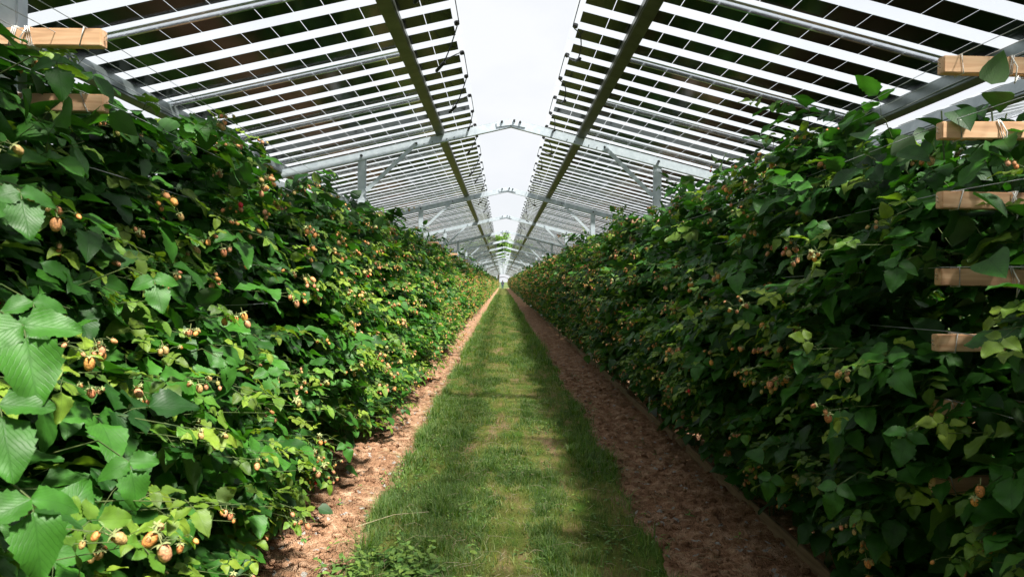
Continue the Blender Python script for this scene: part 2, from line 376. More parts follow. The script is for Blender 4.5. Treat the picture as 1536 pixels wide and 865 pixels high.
def merge(parts):
    V, Q, U, Rr, Y = [], [], [], [], []; off = 0
    for v, q, u, r, y in parts:
        V.append(v); Q.append(q + off); U.append(u); Rr.append(r); Y.append(y); off += len(v)
    return np.concatenate(V), np.concatenate(Q), np.concatenate(U), np.concatenate(Rr), np.concatenate(Y)
def tubes_np(segs, n=3):
    """segs: list of (points array (k,3), radius0, radius1) -> V,Q"""
    V, Q = [], []; off = 0
    ang = np.arange(n) * 2 * np.pi / n
    for pts, r0, r1 in segs:
        pts = np.asarray(pts); k = len(pts); d = np.gradient(pts, axis=0); d /= np.maximum(np.linalg.norm(d, axis=1, keepdims=True), 1e-9)
        ref = np.where(np.abs(d[:, 2:3]) < .9, [[0, 0, 1.]], [[1., 0, 0]])
        x = np.cross(d, ref); x /= np.maximum(np.linalg.norm(x, axis=1, keepdims=True), 1e-9); y = np.cross(d, x)
        r = np.linspace(r0, r1, k)[:, None, None]
        ring = pts[:, None] + r * (x[:, None] * np.cos(ang)[None, :, None] + y[:, None] * np.sin(ang)[None, :, None])
        V.append(ring.reshape(-1, 3))
        for i in range(k - 1):
            for j in range(n):
                a = off + i * n + j; b = off + i * n + (j + 1) % n
                Q.append((a, b, b + n, a + n))
        off += k * n
    return np.concatenate(V), np.array(Q)

# berry template : bumpy drupelet cone + five sepals + stalk
def berry_template(nu, nv, bumps=True):
    P = []; Q = []
    for i in range(nv + 1):
        th = math.pi * (i / nv)
        for j in range(nu):
            ph = 2 * math.pi * (j + .5 * (i % 2)) / nu
            r = .5 * math.sin(th) ** .8; z = -.68 * (1 - math.cos(th)) * 1.0
            b = 1 + (.10 if (bumps and (j % 2) == 0) else -.06 if bumps else 0)
            r *= (1.06 - .18 * i / nv)
            P.append((r * b * math.cos(ph), r * b * math.sin(ph), z))
    for i in range(nv):
        for j in range(nu):
            a = i * nu + j; b_ = i * nu + (j + 1) % nu; Q.append((a, b_, b_ + nu, a + nu))
    fi = [0] * len(Q)
    if bumps:
        for k in range(5):                                  # sepals
            a = 2 * math.pi * k / 5; ca, sa = math.cos(a), math.sin(a); o = len(P)
            for (u, w, z) in ((.05, .14, .03), (.4, .18, .05), (.68, .09, .0), (.85, .01, -.08)):
                P.append((u * ca - w * sa, u * sa + w * ca, z)); P.append((u * ca + w * sa, u * sa - w * ca, z))
            for q in range(3): Q.append((o + 2 * q, o + 2 * q + 1, o + 2 * q + 3, o + 2 * q + 2)); fi.append(1)
        o = len(P)
        for z in (0, .9):
            for (x, y) in ((.06, 0), (-.03, .05), (-.03, -.05)): P.append((x, y, z))
        for j in range(3): Q.append((o + j, o + (j + 1) % 3, o + 3 + (j + 1) % 3, o + 3 + j)); fi.append(1)
    return np.array(P), np.array(Q), np.array(fi)
BT = {'hi': berry_template(14, 9), 'mid': berry_template(8, 5), 'low': berry_template(5, 3, False)}
def bake_berries(tm, B):
    P, Q, fi = tm; n = len(B)
    pos = np.array([b[0] for b in B]); s = np.array([b[1] for b in B]); rnd = np.array([b[2] for b in B]); ax = np.array([b[3] for b in B])
    ax = ax / np.linalg.norm(ax, axis=1, keepdims=True)          # local +z (stalk direction)
    ref = np.tile([[1., .3, 0]], (n, 1)); X = np.cross(ax, ref); X /= np.linalg.norm(X, axis=1, keepdims=True); Y = np.cross(ax, X)
    A = s[:, None, None] * (P[None, :, 0:1] * X[:, None] + P[None, :, 1:2] * Y[:, None] + P[None, :, 2:3] * ax[:, None]) + pos[:, None]
    m = len(P)
    return A.reshape(-1, 3), (Q[None] + (np.arange(n) * m)[:, None, None]).reshape(-1, 4), np.repeat(rnd, m), np.tile(fi, n)

ROWX = 1.66
def interp(z, tab): return float(np.interp(z, [a for a, b in tab], [b for a, b in tab]))
PROF = {-1: [(.1, .42), (.3, .62), (.6, .72), (1.1, .70), (1.6, .64), (1.95, .44), (2.2, .18), (2.4, .05)],
         1: [(.1, .08), (.3, .20), (.5, .36), (.7, .50), (1.1, .60), (1.6, .62), (2.0, .50), (2.3, .24), (2.5, .05)]}
def hedge(side, xc, yr, dens=1.0, berries=True, seed=0, inner_only=False, near=True):
    """side -1/+1; xc row centre. returns dict of leaf arrays by LOD"""
    rd = random.Random(seed)
    L = {'hi': [], 'mid': [], 'low': [], 'far': []}; B = {'hi': [], 'mid': [], 'low': []}; S = []
    sg = -side if abs(xc) < 3 else -side         # direction to the aisle (towards x=0)
    def lod(y):
        if not near: return 'low' if y < 14 else 'far'
        if y < .3: return 'low'
        if y < 5.0: return 'hi'
        if y < 15: return 'mid'
        if y < 42: return 'low'
        return 'far'
    def leafadd(l, p, t, n, s, r, yg): L[l].append((p, t, n, s, r, yg))
    y = yr[0]
    per = {'hi': 175, 'mid': 160, 'low': 120, 'far': 48}
    while y < yr[1]:
        l = lod(y); step = .25
        cnt = int(per[l] * dens * step + rd.random())
        for _ in range(cnt):
            yy = y + rd.random() * step
            z = (2.1 if side < 0 else 1.98) * (rd.random() ** .88) + (.2 if side < 0 else .30)
            topb = (-.30 if side > 0 and yy < 2.7 else -.10 if side < 0 and yy < 3.2 else -.06) + .16 * (fbm(yy * .9, 0, 70 + side, 3) - .5) * 2 + .1 * (vnoise(yy * 2.6, 3., 71 + side) - .5)
            zmax = 2.17 + topb * .8 + .10 * (rd.random() < .06) - (.0 if side > 0 else .0)
            top = z > zmax - .35
            if rd.random() > np.clip((float(vnoise(yy * 2.7, z * 3.4, 60 + side)) - .22) * 4, .16, 1): continue
            out = 1 if rd.random() < .70 else -1     # towards aisle or away
            b = interp(min(z, 2.5), PROF[side]) * (.66 + .72 * float(vnoise(yy * 1.6, z * 2.0, 80 + side))) 
            if out < 0: b *= .8
            if side < 0 and yy < 3.2: b += .10 * (3.2 - max(yy, 0)) / 3.2
            b *= .72 + .4 * rd.random()
            z = min(z, zmax + .07 * rd.random())
            if top and rd.random() < (.05 if yy > 3 else .03) and not (side > 0 and yy < 2.9): z = zmax + rd.uniform(.08, .27)
            if side > 0 and yy < 2.9: z = min(z, 1.98)
            if side > 0 and yy < 2.45 and z > 1.86 and rd.random() < .8: continue
            if side > 0 and .6 < yy < 2.12 and z > 1.5 and rd.random() < .93: continue
            x0 = xc + rd.uniform(-.10, .10); 
            if top and rd.random() < .7:
                p0 = np.array([x0, yy, z - .35]); p2 = np.array([x0 + sg * out * b * .9, yy + rd.gauss(0, .12), z + rd.random() * .06]); p1 = (p0 + p2) / 2 + np.array([0, 0, .10])
            else:
                p0 = np.array([x0, yy, z - rd.uniform(-.02, .22)]); p2 = np.array([xc + sg * out * b, yy + rd.gauss(0, .16), z]); p1 = (p0 + p2) / 2 + np.array([0, rd.gauss(0, .11), rd.uniform(.04, .2)])
            ln = np.linalg.norm(p2 - p0)
            outv = np.array([sg * out, 0, 0.])
            ts = np.linspace(0, 1, 6)[:, None]; curve = (1 - ts) ** 2 * p0 + 2 * ts * (1 - ts) * p1 + ts ** 2 * p2
            if l in ('hi', 'mid'): S.append((curve + np.array([rd.gauss(0, .004) for _ in range(18)]).reshape(6, 3), .0024, .0011))
            nl = {'hi': 8, 'mid': 8, 'low': 5, 'far': 4}[l]
            nl = max(3, int(nl * min(1.2, ln / .45)))
            ph = rd.random() * 6
            for k in range(nl):
                t = .12 + .86 * (k + rd.random() * .5) / nl
                c = (1 - t) ** 2 * p0 + 2 * t * (1 - t) * p1 + t * t * p2
                d = 2 * (1 - t) * (p1 - p0) + 2 * t * (p2 - p1); d /= np.linalg.norm(d) + 1e-6
                ph += 2.4
                sd = np.cross(d, [0, 0, 1.]); sd /= np.linalg.norm(sd) + 1e-6; upv = np.cross(sd, d)
                pd = d * .55 + sd * math.cos(ph) * .9 + upv * (math.sin(ph) * .5 + .15) + np.array([rd.gauss(0, .15), rd.gauss(0, .15), rd.gauss(0, .15)])
                pd /= np.linalg.norm(pd)
                pet = rd.uniform(.035, .08) * (1.2 - .6 * t)
                base = c + pd * pet
                s = ((.148 if l == 'hi' else .136) - .058 * t) * rd.uniform(.75, 1.25); yg = 0
                if t > .80: s *= .54; yg = rd.uniform(.15, .95)
                elif rd.random() < .07: yg = rd.uniform(.2, .6)
                td = pd * .75 + np.array([0, 0, -.45 + rd.gauss(0, .3)]) + outv * .3; td /= np.linalg.norm(td)
                nn = np.array([0, 0, .85]) + outv * rd.uniform(.15, .9) + np.array([rd.gauss(0, .28), rd.gauss(0, .32), rd.gauss(0, .2)])
                r = rd.random()
                if l in ('hi', 'mid'):
                    S.append((np.array([c, base]), .0012, .0009))
                    leafadd(l, base + td * s * .26, td, nn, s, r, yg); S.append((np.array([base, base + td * s * .3]), .0009, .0008))
                    x = np.cross(td, nn); x /= np.linalg.norm(x) + 1e-6
                    nlat = 2 if rd.random() < .75 else 4
                    for q, (a, bk) in enumerate(((1, .0), (-1, .0), (.9, .35), (-.9, .35))[:nlat]):
                        tdl = x * a * 1.0 + td * (.22 - bk * .5) + np.array([0, 0, rd.gauss(0, .1)])
                        leafadd(l, base - td * s * bk * .9 + x * a * s * .05, tdl, nn + x * a * -.15, s * rd.uniform(.62, .82), min(1, max(0, r + rd.gauss(0, .12))), yg)
                elif l == 'low':
                    leafadd(l, base, td, nn, s * 1.15, r, yg)
                    leafadd(l, base, pd + sd * rd.choice((-1, 1)) * .8, nn, s, r, yg)
                    leafadd(l, base, np.cross(td, nn), nn, s, r, yg)
                else:
                    leafadd(l, base, td, nn, s * 2.0, r, yg * .8)
            # fruit cluster at the tip
            if berries and rd.random() < (.48 if z > .9 else .30) and (out > 0 or top):
                nb = rd.randint(2, 7) if l != 'far' else 2
                rip = rd.random()
                for q in range(nb):
                    dv = np.array([rd.gauss(0, 1), rd.gauss(0, 1), rd.gauss(-.2, .8)]); dv /= np.linalg.norm(dv); dv += outv * .5
                    st = p2 - (p2 - p1) / ln * .02 * q
                    bp = st + dv * rd.uniform(.012, .034)
                    sz = rd.choice((.009, .011, .013, .014, .017, .021)) * rd.uniform(.9, 1.1) * (1.0 if l in ('hi', 'mid') else 1.25 if l == 'low' else 2.1)
                    rr = min(.90, max(0, .50 + rd.gauss(0, .27)))
                    if rd.random() < .012: rr = 1.0; sz *= 1.2
                    axv = np.array([rd.gauss(0, .4), rd.gauss(0, .4), 1.0]) - dv * .5
                    lb = l if l in B else 'low'
                    B[lb].append((bp, sz, rr, axv))
                    if l == 'hi' or l == 'mid': S.append((np.array([st, (st + bp) / 2 + np.array([0, 0, .006]), bp]), .0011, .0009))
        # inner fill leaves
        for _ in range(int({'hi': 170, 'mid': 140, 'low': 70, 'far': 26}[l] * step * dens * 3)):
            z = rd.uniform(.14, 2.15)
            p = np.array([xc + rd.gauss(0, .17) if z > .5 or side < 0 else xc + .06 + abs(rd.gauss(0, .2)), y + rd.random() * step, z])
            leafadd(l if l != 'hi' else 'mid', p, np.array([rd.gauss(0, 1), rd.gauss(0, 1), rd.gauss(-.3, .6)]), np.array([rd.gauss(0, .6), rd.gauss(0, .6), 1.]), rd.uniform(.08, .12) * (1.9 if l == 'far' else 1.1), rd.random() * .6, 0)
        if side > 0:  # low leaf screen added behind the right row to block sunlit ground
            for _ in range(int({'hi': 60, 'mid': 55, 'low': 36, 'far': 12}[l] * step * 2)):
                p = np.array([xc + rd.uniform(.0, .55), y + rd.random() * step, rd.uniform(.03, .75)])
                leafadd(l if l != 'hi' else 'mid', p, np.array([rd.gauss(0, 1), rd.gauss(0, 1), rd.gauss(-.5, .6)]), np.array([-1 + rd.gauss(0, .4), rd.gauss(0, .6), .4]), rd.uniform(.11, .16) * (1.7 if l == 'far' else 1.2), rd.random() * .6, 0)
        # upright canes
        if l in ('hi', 'mid') or (l == 'low' and y < 20):
            for _ in range(rd.choice((0, 1, 1))):
                a = np.array([xc + rd.gauss(0, .06), y + rd.random() * step, 0.0]); 
                S.append((np.array([a, a + [rd.gauss(0, .05), rd.gauss(0, .04), 1.1], a + [rd.gauss(0, .1), rd.gauss(0, .08), 2.05 + rd.random() * .2]]), .006, .0035))
        y += step
    return L, B, S
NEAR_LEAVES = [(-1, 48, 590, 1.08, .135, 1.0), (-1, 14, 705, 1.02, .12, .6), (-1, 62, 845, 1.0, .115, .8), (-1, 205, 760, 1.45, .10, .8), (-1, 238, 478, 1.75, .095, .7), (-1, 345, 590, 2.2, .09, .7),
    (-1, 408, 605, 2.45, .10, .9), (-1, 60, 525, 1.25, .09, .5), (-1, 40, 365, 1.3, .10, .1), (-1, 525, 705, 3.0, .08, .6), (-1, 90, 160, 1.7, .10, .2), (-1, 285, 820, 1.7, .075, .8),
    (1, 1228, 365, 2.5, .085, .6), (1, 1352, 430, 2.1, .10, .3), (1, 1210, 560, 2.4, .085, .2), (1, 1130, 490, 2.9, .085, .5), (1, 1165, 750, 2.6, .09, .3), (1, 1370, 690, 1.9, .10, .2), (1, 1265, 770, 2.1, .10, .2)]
def near_leaves(side, L, S):
    rd = random.Random(31)
    for sd_, px, py, d, sz, lit in NEAR_LEAVES:
        if sd_ != side: continue
        base = np.array([CAMX + (px - 755) / 1024 * d, d, CAMZ + (422 - (py - 20)) / 1024 * d + sz * .4])
        out = -side
        td = np.array([out * .35, -.25, -.85]); nn = np.array([out * .55, -.75, .55]) + np.array([rd.gauss(0, .12) for _ in range(3)])
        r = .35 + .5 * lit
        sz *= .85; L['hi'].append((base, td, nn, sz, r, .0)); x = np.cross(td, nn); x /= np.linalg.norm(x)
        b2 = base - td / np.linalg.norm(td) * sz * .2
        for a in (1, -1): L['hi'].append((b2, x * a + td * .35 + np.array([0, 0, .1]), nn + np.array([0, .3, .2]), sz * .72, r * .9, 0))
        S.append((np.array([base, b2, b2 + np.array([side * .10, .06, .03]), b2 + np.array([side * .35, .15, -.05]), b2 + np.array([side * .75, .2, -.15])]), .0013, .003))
def make_row(side, xc, yr, label, dens, berries, seed, near=True, name='raspberry_row', prefix=''):
    L, B, S = hedge(side, xc, yr, dens, berries, seed, near=near)
    root = empty(name, (xc, 0, 0)); tag(root, label, 'raspberry row', 'raspberry rows')
    if near: near_leaves(side, L, S)
    parts = []
    for k, A in L.items():
        if A:
            parts.append(bake(LT[k], [a[0] for a in A], [a[1] for a in A], [a[2] for a in A], [a[3] for a in A], [a[4] for a in A], [a[5] for a in A]))
    V, Q, U, Rr, Y = merge(parts); V = V - [xc, 0, 0]
    V[:, 2] = np.maximum(V[:, 2], .03)
    link('foliage', fast_mesh('foliage', V, Q, M['leaf'], U, {'rnd': Rr, 'young': Y}), root)
    if S:
        v, q = tubes_np(S); link('canes', fast_mesh('canes', v - [xc, 0, 0], q, M['stem']), root)['kind'] = 'stuff'
    if not berries: return root
    allb = [(b, k) for k in ('hi', 'mid') for b in B[k]]
    def sz(t):
        p, s = t[0][0], t[0][1]; vis = p[1] > .9 and abs(p[0] - CAMX) / p[1] < .74 and abs(p[2] - CAMZ) / p[1] < .43
        return s / max(p[1], .3) if vis and abs(p[0]) < ROWX - .15 else 0
    allb.sort(key=sz, reverse=True)
    top = [b for b, k in allb[:100]]; rest = {'hi': [], 'mid': [], 'low': B['low']}
    for b, k in allb[100:]: rest[k].append(b)
    protos = []
    for lv in (.25, .4, .5, .62, .75, .88, 1.0):
        P, Q_, fi = BT['hi']; protos.append((lv, fast_mesh('raspberry', P, Q_, [M['berry'], M['calyx']], None, {'rnd': np.full(len(P), lv)}, fi)))
    for bp, s, rr, ax in top:
        me = min(protos, key=lambda t: abs(t[0] - rr))[1]
        o = link('raspberry', me, root); o.location = bp - np.array([xc, 0, 0]); o.scale = (s, s, s * 1.05)
        q = Vector(ax).to_track_quat('Z', 'Y'); o.rotation_euler = q.to_euler()
        if rr > .97: o['label'] = 'ripe red raspberry'
    Vs, Qs, Rs, Fs = [], [], [], []; off = 0
    for k in rest:
        if rest[k]:
            v, q, r, f = bake_berries(BT[k], rest[k]); Vs.append(v); Qs.append(q + off); Rs.append(r); Fs.append(f); off += len(v)
    o = link('raspberries', fast_mesh('raspberries', np.concatenate(Vs) - [xc, 0, 0], np.concatenate(Qs), [M['berry'], M['calyx']], None, {'rnd': np.concatenate(Rs)}, np.concatenate(Fs)), root)
    o['kind'] = 'stuff'
    return root
make_row(-1, -ROWX, (-5, 150), 'sunlit raspberry row heavy with unripe berries, left of the grass path', 1.0, True, 3)
make_row(1, ROWX, (-5, 150), 'shaded raspberry row with unripe berries, right of the grass path', 1.0, True, 5)
make_row(-1, -3.94, (-4, 60), 'raspberry row hidden behind the left row, glimpsed through its leaves', .9, False, 8, near=False)
make_row(1, 3.94, (-4, 60), 'raspberry row hidden behind the right row, glimpsed through its leaves', .9, False, 9, near=False)

# ------------------------------------------------------------------ roof geometry
SL = .243; ANG = math.atan(SL); PITCHY = 5.40; Y0 = 2.115
def rz(x): return 3.245 - SL * abs(x)          # rafter axis height
def pz(x): return 3.395 - SL * abs(x)          # panel plane
EAVE = 2.60; RIDGE = .385; PURL = .785; POSTX = 1.63
# portal frame
def make_frame(cx=0):
    root = empty('portal_frame', (0, 0, 0))
    for s in (-1, 1):
        post = part('post', MB().box((s * POSTX, .035, (rz(POSTX) + .05) / 2 - .05), (.086, .055, rz(POSTX) + .15), None, .006), M['galv'], root)
        r = MB(); a = (s * .002, 0, rz(.002)); b = (s * EAVE, 0, rz(EAVE))
        r.bar(a, b, .006, .084)                                    # web
        upv = Vector((s * SL, 0, 1)).normalized()
        for f in (-1, 1):
            o = upv * f * .0425
            r.bar((Vector(a) + o + Vector((0, .022, 0))), (Vector(b) + o + Vector((0, .022, 0))), .05, .005)
        raf = part('rafter', r, M['galv'], root)
        brc = part('brace', MB().bar((s * (POSTX - .06), -.02, 2.47), (s * 1.03, -.02, rz(1.03) - .0), .008, .042), M['galv'], root)
        bl = MB()
        bl.tube([(s * POSTX, -.012, rz(POSTX) + .0), (s * POSTX, -.024, rz(POSTX) + .0)], .016, 10)
        part('bolt', bl, M['bolt'], post)
        bl = MB(); bl.tube([(s * 1.03, -.02, rz(1.03)), (s * 1.03, -.034, rz(1.03))], .012, 10); part('bolt', bl, M['bolt'], brc)
        bl = MB()
        for xx in (.62, .70, .86, .95):
            bl.tube([(s * xx, -.003, rz(xx) - .02), (s * xx, -.010, rz(xx) - .02)], .006, 6)
        part('rivets', bl, M['bolt'], raf)
        part('end_plate', MB().box((s * (EAVE - .02), -.03, rz(EAVE) + .035), (.16, .05, .012), Euler((0, s * ANG, 0)).to_matrix(), .002), M['galv'], root)
    pk = MB(); pk.bar((-.16, -.010, rz(.16) + .012), (0, -.010, rz(0) + .0), .006, .05); pk.bar((0, -.010, rz(0)), (.16, -.010, rz(.16) + .012), .006, .05)
    rb = part('ridge_bracket', pk, M['galv'], root)
    bl = MB()
    for xx in (-.10, .035, .10): bl.box((xx, -.02, rz(xx) + .030), (.024, .024, .024), None, .005)
    part('clamp', bl, M['bolt'], rb)
    return root
ORD = ['nearest', 'second', 'third', 'fourth', 'fifth', 'sixth', 'seventh', 'eighth', 'ninth', 'tenth']
frame0 = make_frame(); frames = []
ks = [-2, -1] + list(range(0, 28))
for i, k in enumerate(ks):
    o = frame0 if i == 0 else copy_tree(frame0)
    o.location = (.02 if k == 0 else 0, Y0 + PITCHY * k, 0); frames.append(o)
    if k < 0: lb = 'galvanised steel portal frame standing behind the viewer, out of the photo'
    elif k < 10: lb = 'galvanised steel portal frame with posts and braces, %s from the camera down the tunnel' % ORD[k]
    else: lb = 'pale steel portal frame far down the tunnel, tiny among many alike'
    tag(o, lb, 'frame', 'portal frames carrying the roof')
for s in (-1, 1):
    for k in range(0, 4):
        o = copy_tree(frame0); o.location = (s * 5.57, Y0 + PITCHY * k, 0)
        tag(o, 'steel frame of the neighbouring roof beyond the %s row, %s from the camera' % ('left' if s < 0 else 'right', ORD[k]), 'frame', 'frames of the neighbouring roofs')
# purlins and eave beams
YA, YB = Y0 - PITCHY * 2 - .4, 149.5
def long_beam(name, x, zc, w, h, m, label, ya, yb, lip=True, cat='beam'):
    b = MB(); s = 1 if x > 0 else -1
    rot = Euler((0, math.copysign(ANG, x), 0)).to_matrix()
    b.box((0, (ya + yb) / 2, 0), (w, yb - ya, h), None, .003)
    if lip:
        b.box((-s * (w / 2 + .004), (ya + yb) / 2, .0), (.006, yb - ya, h * .7))
    o = b.build(name, m); o.location = (x, 0, zc); o.rotation_euler = (0, math.copysign(ANG, x) , 0); tag(o, label, cat, 'long beams along the roof'); return o
for s, nm in ((-1, 'left'), (1, 'right')):
    long_beam('purlin', s * PURL, pz(PURL) - .062, .084, .105, M['purlin'], 'shade-toned dark olive steel purlin under the %s roof slope near the ridge gap' % nm, YA, YB)
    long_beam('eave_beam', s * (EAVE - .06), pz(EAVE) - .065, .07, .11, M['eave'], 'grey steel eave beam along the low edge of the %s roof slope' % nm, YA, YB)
    long_beam('eave_beam', s * (2.99), pz(EAVE) - .075, .07, .11, M['eave'], 'grey steel eave beam of the neighbouring roof beyond the %s row' % nm, YA, 70 if s > 0 else 40)

# ------------------------------------------------------------------ solar panels
PW = 1.225; LS = (EAVE - RIDGE) / math.cos(ANG)      # along rows, along slope
def panel_glass():
    return MB().box((LS / 2, 0, .004), (LS, PW - .012, .008))
NC = 12; CL = (LS - .075) / NC
def strip_mb(k):
    b = MB(); y = -PW / 2 + PW * (k + .5) / 4 + (.0)
    for c in range(NC):
        b.box((.05 + CL * (c + .5), y, -.0035), (CL - .005, .174, .003))
    return b
def rail_mb():
    b = MB(); x0 = (PURL - RIDGE + .07) / math.cos(ANG)
    y = -PW / 2
    b.box(((x0 + LS - .02) / 2, y, -.009), (LS - .02 - x0, .036, .004)); b.box(((x0 + LS - .02) / 2, y, -.028), (LS - .02 - x0, .004, .034))
    b.box(((x0 + LS - .02) / 2, y + .006, -.047), (LS - .02 - x0, .016, .004))
    return b
def box_mb(y):
    b = MB(); b.box((.030, y, -.014), (.036, .05, .022), None, .005); b.box((.030, y + .03, -.016), (.012, .03, .012), None, .003); return b
def cable_mb(rd):
    b = MB()
    dr = rd.uniform(.10, .22); ins = rd.uniform(.10, .24); ym = rd.uniform(.45, .6) * PW
    p0 = Vector((.03, PW * .25 + .04, -.02)); p3 = Vector((.03, PW * .75 - .03, -.02)); pm = Vector((ins, ym, -dr))
    def bez(a, c, d, n=9): return [a * (1 - t) ** 2 + c * 2 * t * (1 - t) + d * t * t for t in [i / (n - 1) for i in range(n)]]
    b.tube(bez(p0, Vector((ins * 1.05, PW * .3, -dr * .3)), pm), .0045, 5)
    b.tube(bez(pm, Vector((ins * .7, PW * .62, -dr * .9)), p3), .0045, 5)
    d = (Vector((ins * .7, PW * .62, -dr * .9)) - pm).normalized()
    b.tube([pm - d * .06, pm - d * .05, pm + d * .05, pm + d * .06], [.006, .012, .012, .006], 8)
    # thin lead along the panel edge between its two boxes
    b.tube([(.014, -PW * .25, -.012), (.014, PW * .25, -.012)], .0035, 4)
    return b
rdp = random.Random(4)
gl_o = panel_glass().build('glass', M['glass']); strips = [strip_mb(k).build('cell_strip', M['cell']) for k in range(4)]
rail_o = rail_mb().build('rail', M['alu']); boxes = [box_mb(y).build('junction_box', M['black']) for y in (-PW * .25, PW * .25)]
cabs = [cable_mb(rdp).build('cable', M['black']) for _ in range(5)]
protos_p = [gl_o] + strips + [rail_o] + boxes
# far panel : one mesh
fb = bmesh.new(); 
for idx, o in enumerate([gl_o] + strips + [rail_o]):
    t = bmesh.new(); t.from_mesh(o.data); tm = bpy.data.meshes.new('t'); 
    for f in t.faces: f.material_index = 0 if idx == 0 else 1 if idx < 5 else 2
    t.to_mesh(tm); fb.from_mesh(tm); t.free(); bpy.data.meshes.remove(tm)
farme = bpy.data.meshes.new('solar_panel'); fb.to_mesh(farme); fb.free()
for m in (M['glass'], M['cell'], M['alu']): farme.materials.append(m)
used = set()
def place_panel(s, y, cx, label, far, group, flip=1):
    # flip=-1: slope rises away from the main bay (the neighbour's near half)
    if far:
        root = link('solar_panel', farme)
    else:
        root = empty('solar_panel')
    if flip > 0:
        root.location = (s * RIDGE, y, pz(RIDGE)); d = s
    else:
        root.location = (s * (5.57 - RIDGE), y, pz(RIDGE)); d = -s
    root.rotation_euler = Euler((0, ANG, 0 if d > 0 else math.pi), 'XYZ')
    if not far:
        lst = protos_p + [rdp.choice(cabs)]
        for o in lst:
            c = o.copy(); COL.objects.link(c); c.parent = root; used.add(o.name)
    tag(root, label, 'solar panel', group)
yj = 5.05 - PW * 11
n = 0
while yj < 149:
    yc = yj + PW / 2
    for s, nm in ((-1, 'left'), (1, 'right')):
        vi = int(round((yc - (5.05 - PW * 2 - PW / 2)) / PW)) - 1
        bay = int((yc - Y0) // PITCHY); fi_ = int(((yc - Y0) % PITCHY) // PW)
        if yc < 2.0: lb = 'semi-transparent striped solar panel in the %s roof slope overhead, behind or above the viewer' % nm
        elif 0 <= vi < 10: lb = 'striped semi-transparent solar panel of the %s roof slope, %s fully seen from the camera' % (nm, ORD[vi])
        elif bay < 9: lb = 'striped panel of the %s roof slope, %s one past the %s portal frame' % (nm, ['first', 'second', 'third', 'fourth', 'fifth'][min(fi_, 4)], ORD[bay])
        else: lb = 'tiny far solar panel of the %s roof slope, deep down the tunnel' % nm
        place_panel(s, yc, 0, lb, yc > 42, 'solar panels of the %s roof slope' % nm)
    yj += PW; n += 1
for s, nm, cnt in ((-1, 'left', 18), (1, 'right', 24)):
    for i in range(cnt):
        place_panel(s, 5.05 - PW * 4 + PW * (i + .5), 0, 'striped solar panel of the neighbouring roof beyond the %s row, %s' % (nm, ('%s from the camera' % ORD[i - 4]) if 4 <= i < 14 else 'above or behind the viewer' if i < 4 else 'hidden by leaves'), i > 8, 'solar panels of the neighbouring %s roof' % nm, -1)
for o in protos_p + cabs: bpy.data.objects.remove(o)

# ------------------------------------------------------------------ cross arms on the posts, twine and wires
def arm(x, y, z, s, label, L0=.70, seed=0, tilt=0):
    rd = random.Random(seed)
    root = empty('cross_arm', (x, y, z)); tag(root, label, 'wooden arm', 'sawn cross arms on the posts')
    root.rotation_euler = (0, R(tilt), R(rd.uniform(-1.5, 1.5)))
    part('beam', MB().box((0, 0, 0), (L0, .035, .052), None, .0025), M['wood'], root)
    ends = -s * L0 / 2
    for k, off in enumerate((.055, .20 + rd.uniform(-.03, .03), .27)):
        xx = ends + s * off; b = MB(); lean = rd.uniform(-.012, .012)
        for q in range(1 if k == 0 else rd.choice((2, 3))):
            dx = q * .006; b.tube([(xx + dx + lean, -.0205, .029), (xx + dx - lean, -.0205, -.029), (xx + dx - lean, .0205, -.029), (xx + dx + lean, .0205, .029)], .0022, 5, True)
        if k == 1:
            b.tube([(xx, -.021, .026), (xx + s * .01, -.034, -.01), (xx + s * .006, -.03, -.06), (xx + s * .02, -.026, -.035)], .002, 5)
        part('twine', b, M['twine'], root)
    b = MB()
    for zz in (-.008, .004):
        b.tube([(ends, 0, zz), (ends - s * .008, -.003, zz + .002), (ends - s * .010, -.006, zz + .006)], .0014, 5)
    part('nail', b, M['alu'], root)
    return root
ZL = [2.19, 1.995, 1.775, 1.54, 1.34, 1.13, .90]
WD = ['topmost', 'second highest', 'third highest', 'fourth highest', 'fifth highest', 'sixth highest', 'lowest']
sd = 0
for k in range(0, 5):
    y = Y0 + PITCHY * k - .02
    for s, nm in ((-1, 'left'), (1, 'right')):
        for j, z in enumerate(ZL[:2] if s < 0 and k == 0 else ZL if k == 0 else ZL[:4] if k == 1 else ZL[:2]):
            sd += 1
            dz = .02 if s < 0 else 0
            arm(s * (POSTX + .0) , y, z + dz, s, 'sawn pine cross arm with white twine, %s on the %s %s post' % (WD[j], ORD[k], nm), .70, sd, random.uniform(-1, 1))
def wire(name, x, z, ya, yb, label, r=.0013, seed=0):
    rd = random.Random(seed); pts = []; y = ya
    kk = [Y0 + PITCHY * i for i in range(-2, 12)]
    for a, b in zip(kk[:-1], kk[1:]):
        if b < ya or a > yb: continue
        for t in (0, .25, .5, .75): pts.append((x + rd.uniform(-.004, .004), a + (b - a) * t, z - .035 * 4 * t * (1 - t)))
    o = MB().tube([(p[0] , p[1], p[2]) for p in pts], r, 4).build(name, M['wire']); tag(o, label, 'wire', 'wires strung along the rows')
for s, nm in ((-1, 'left'), (1, 'right')):
    for j, (z, w) in enumerate(zip(ZL[:6], WD[:6])):
        wire('support_wire', s * 1.325, z + .03 + (.02 if s < 0 else 0), -3, 40, 'thin pale wire along the %s row at the inner tips of the %s arms' % (nm, w), seed=j)
    wire('support_wire', s * 1.50, ZL[0] + .032, -3, 40, 'thin pale wire along the %s row beside the posts, level with the topmost arms' % nm, seed=9)
    wire('support_wire', s * 1.42, ZL[0] + .035, -3, 30, 'thin pale wire along the %s row between the tip wire and the post wire' % nm, seed=10)

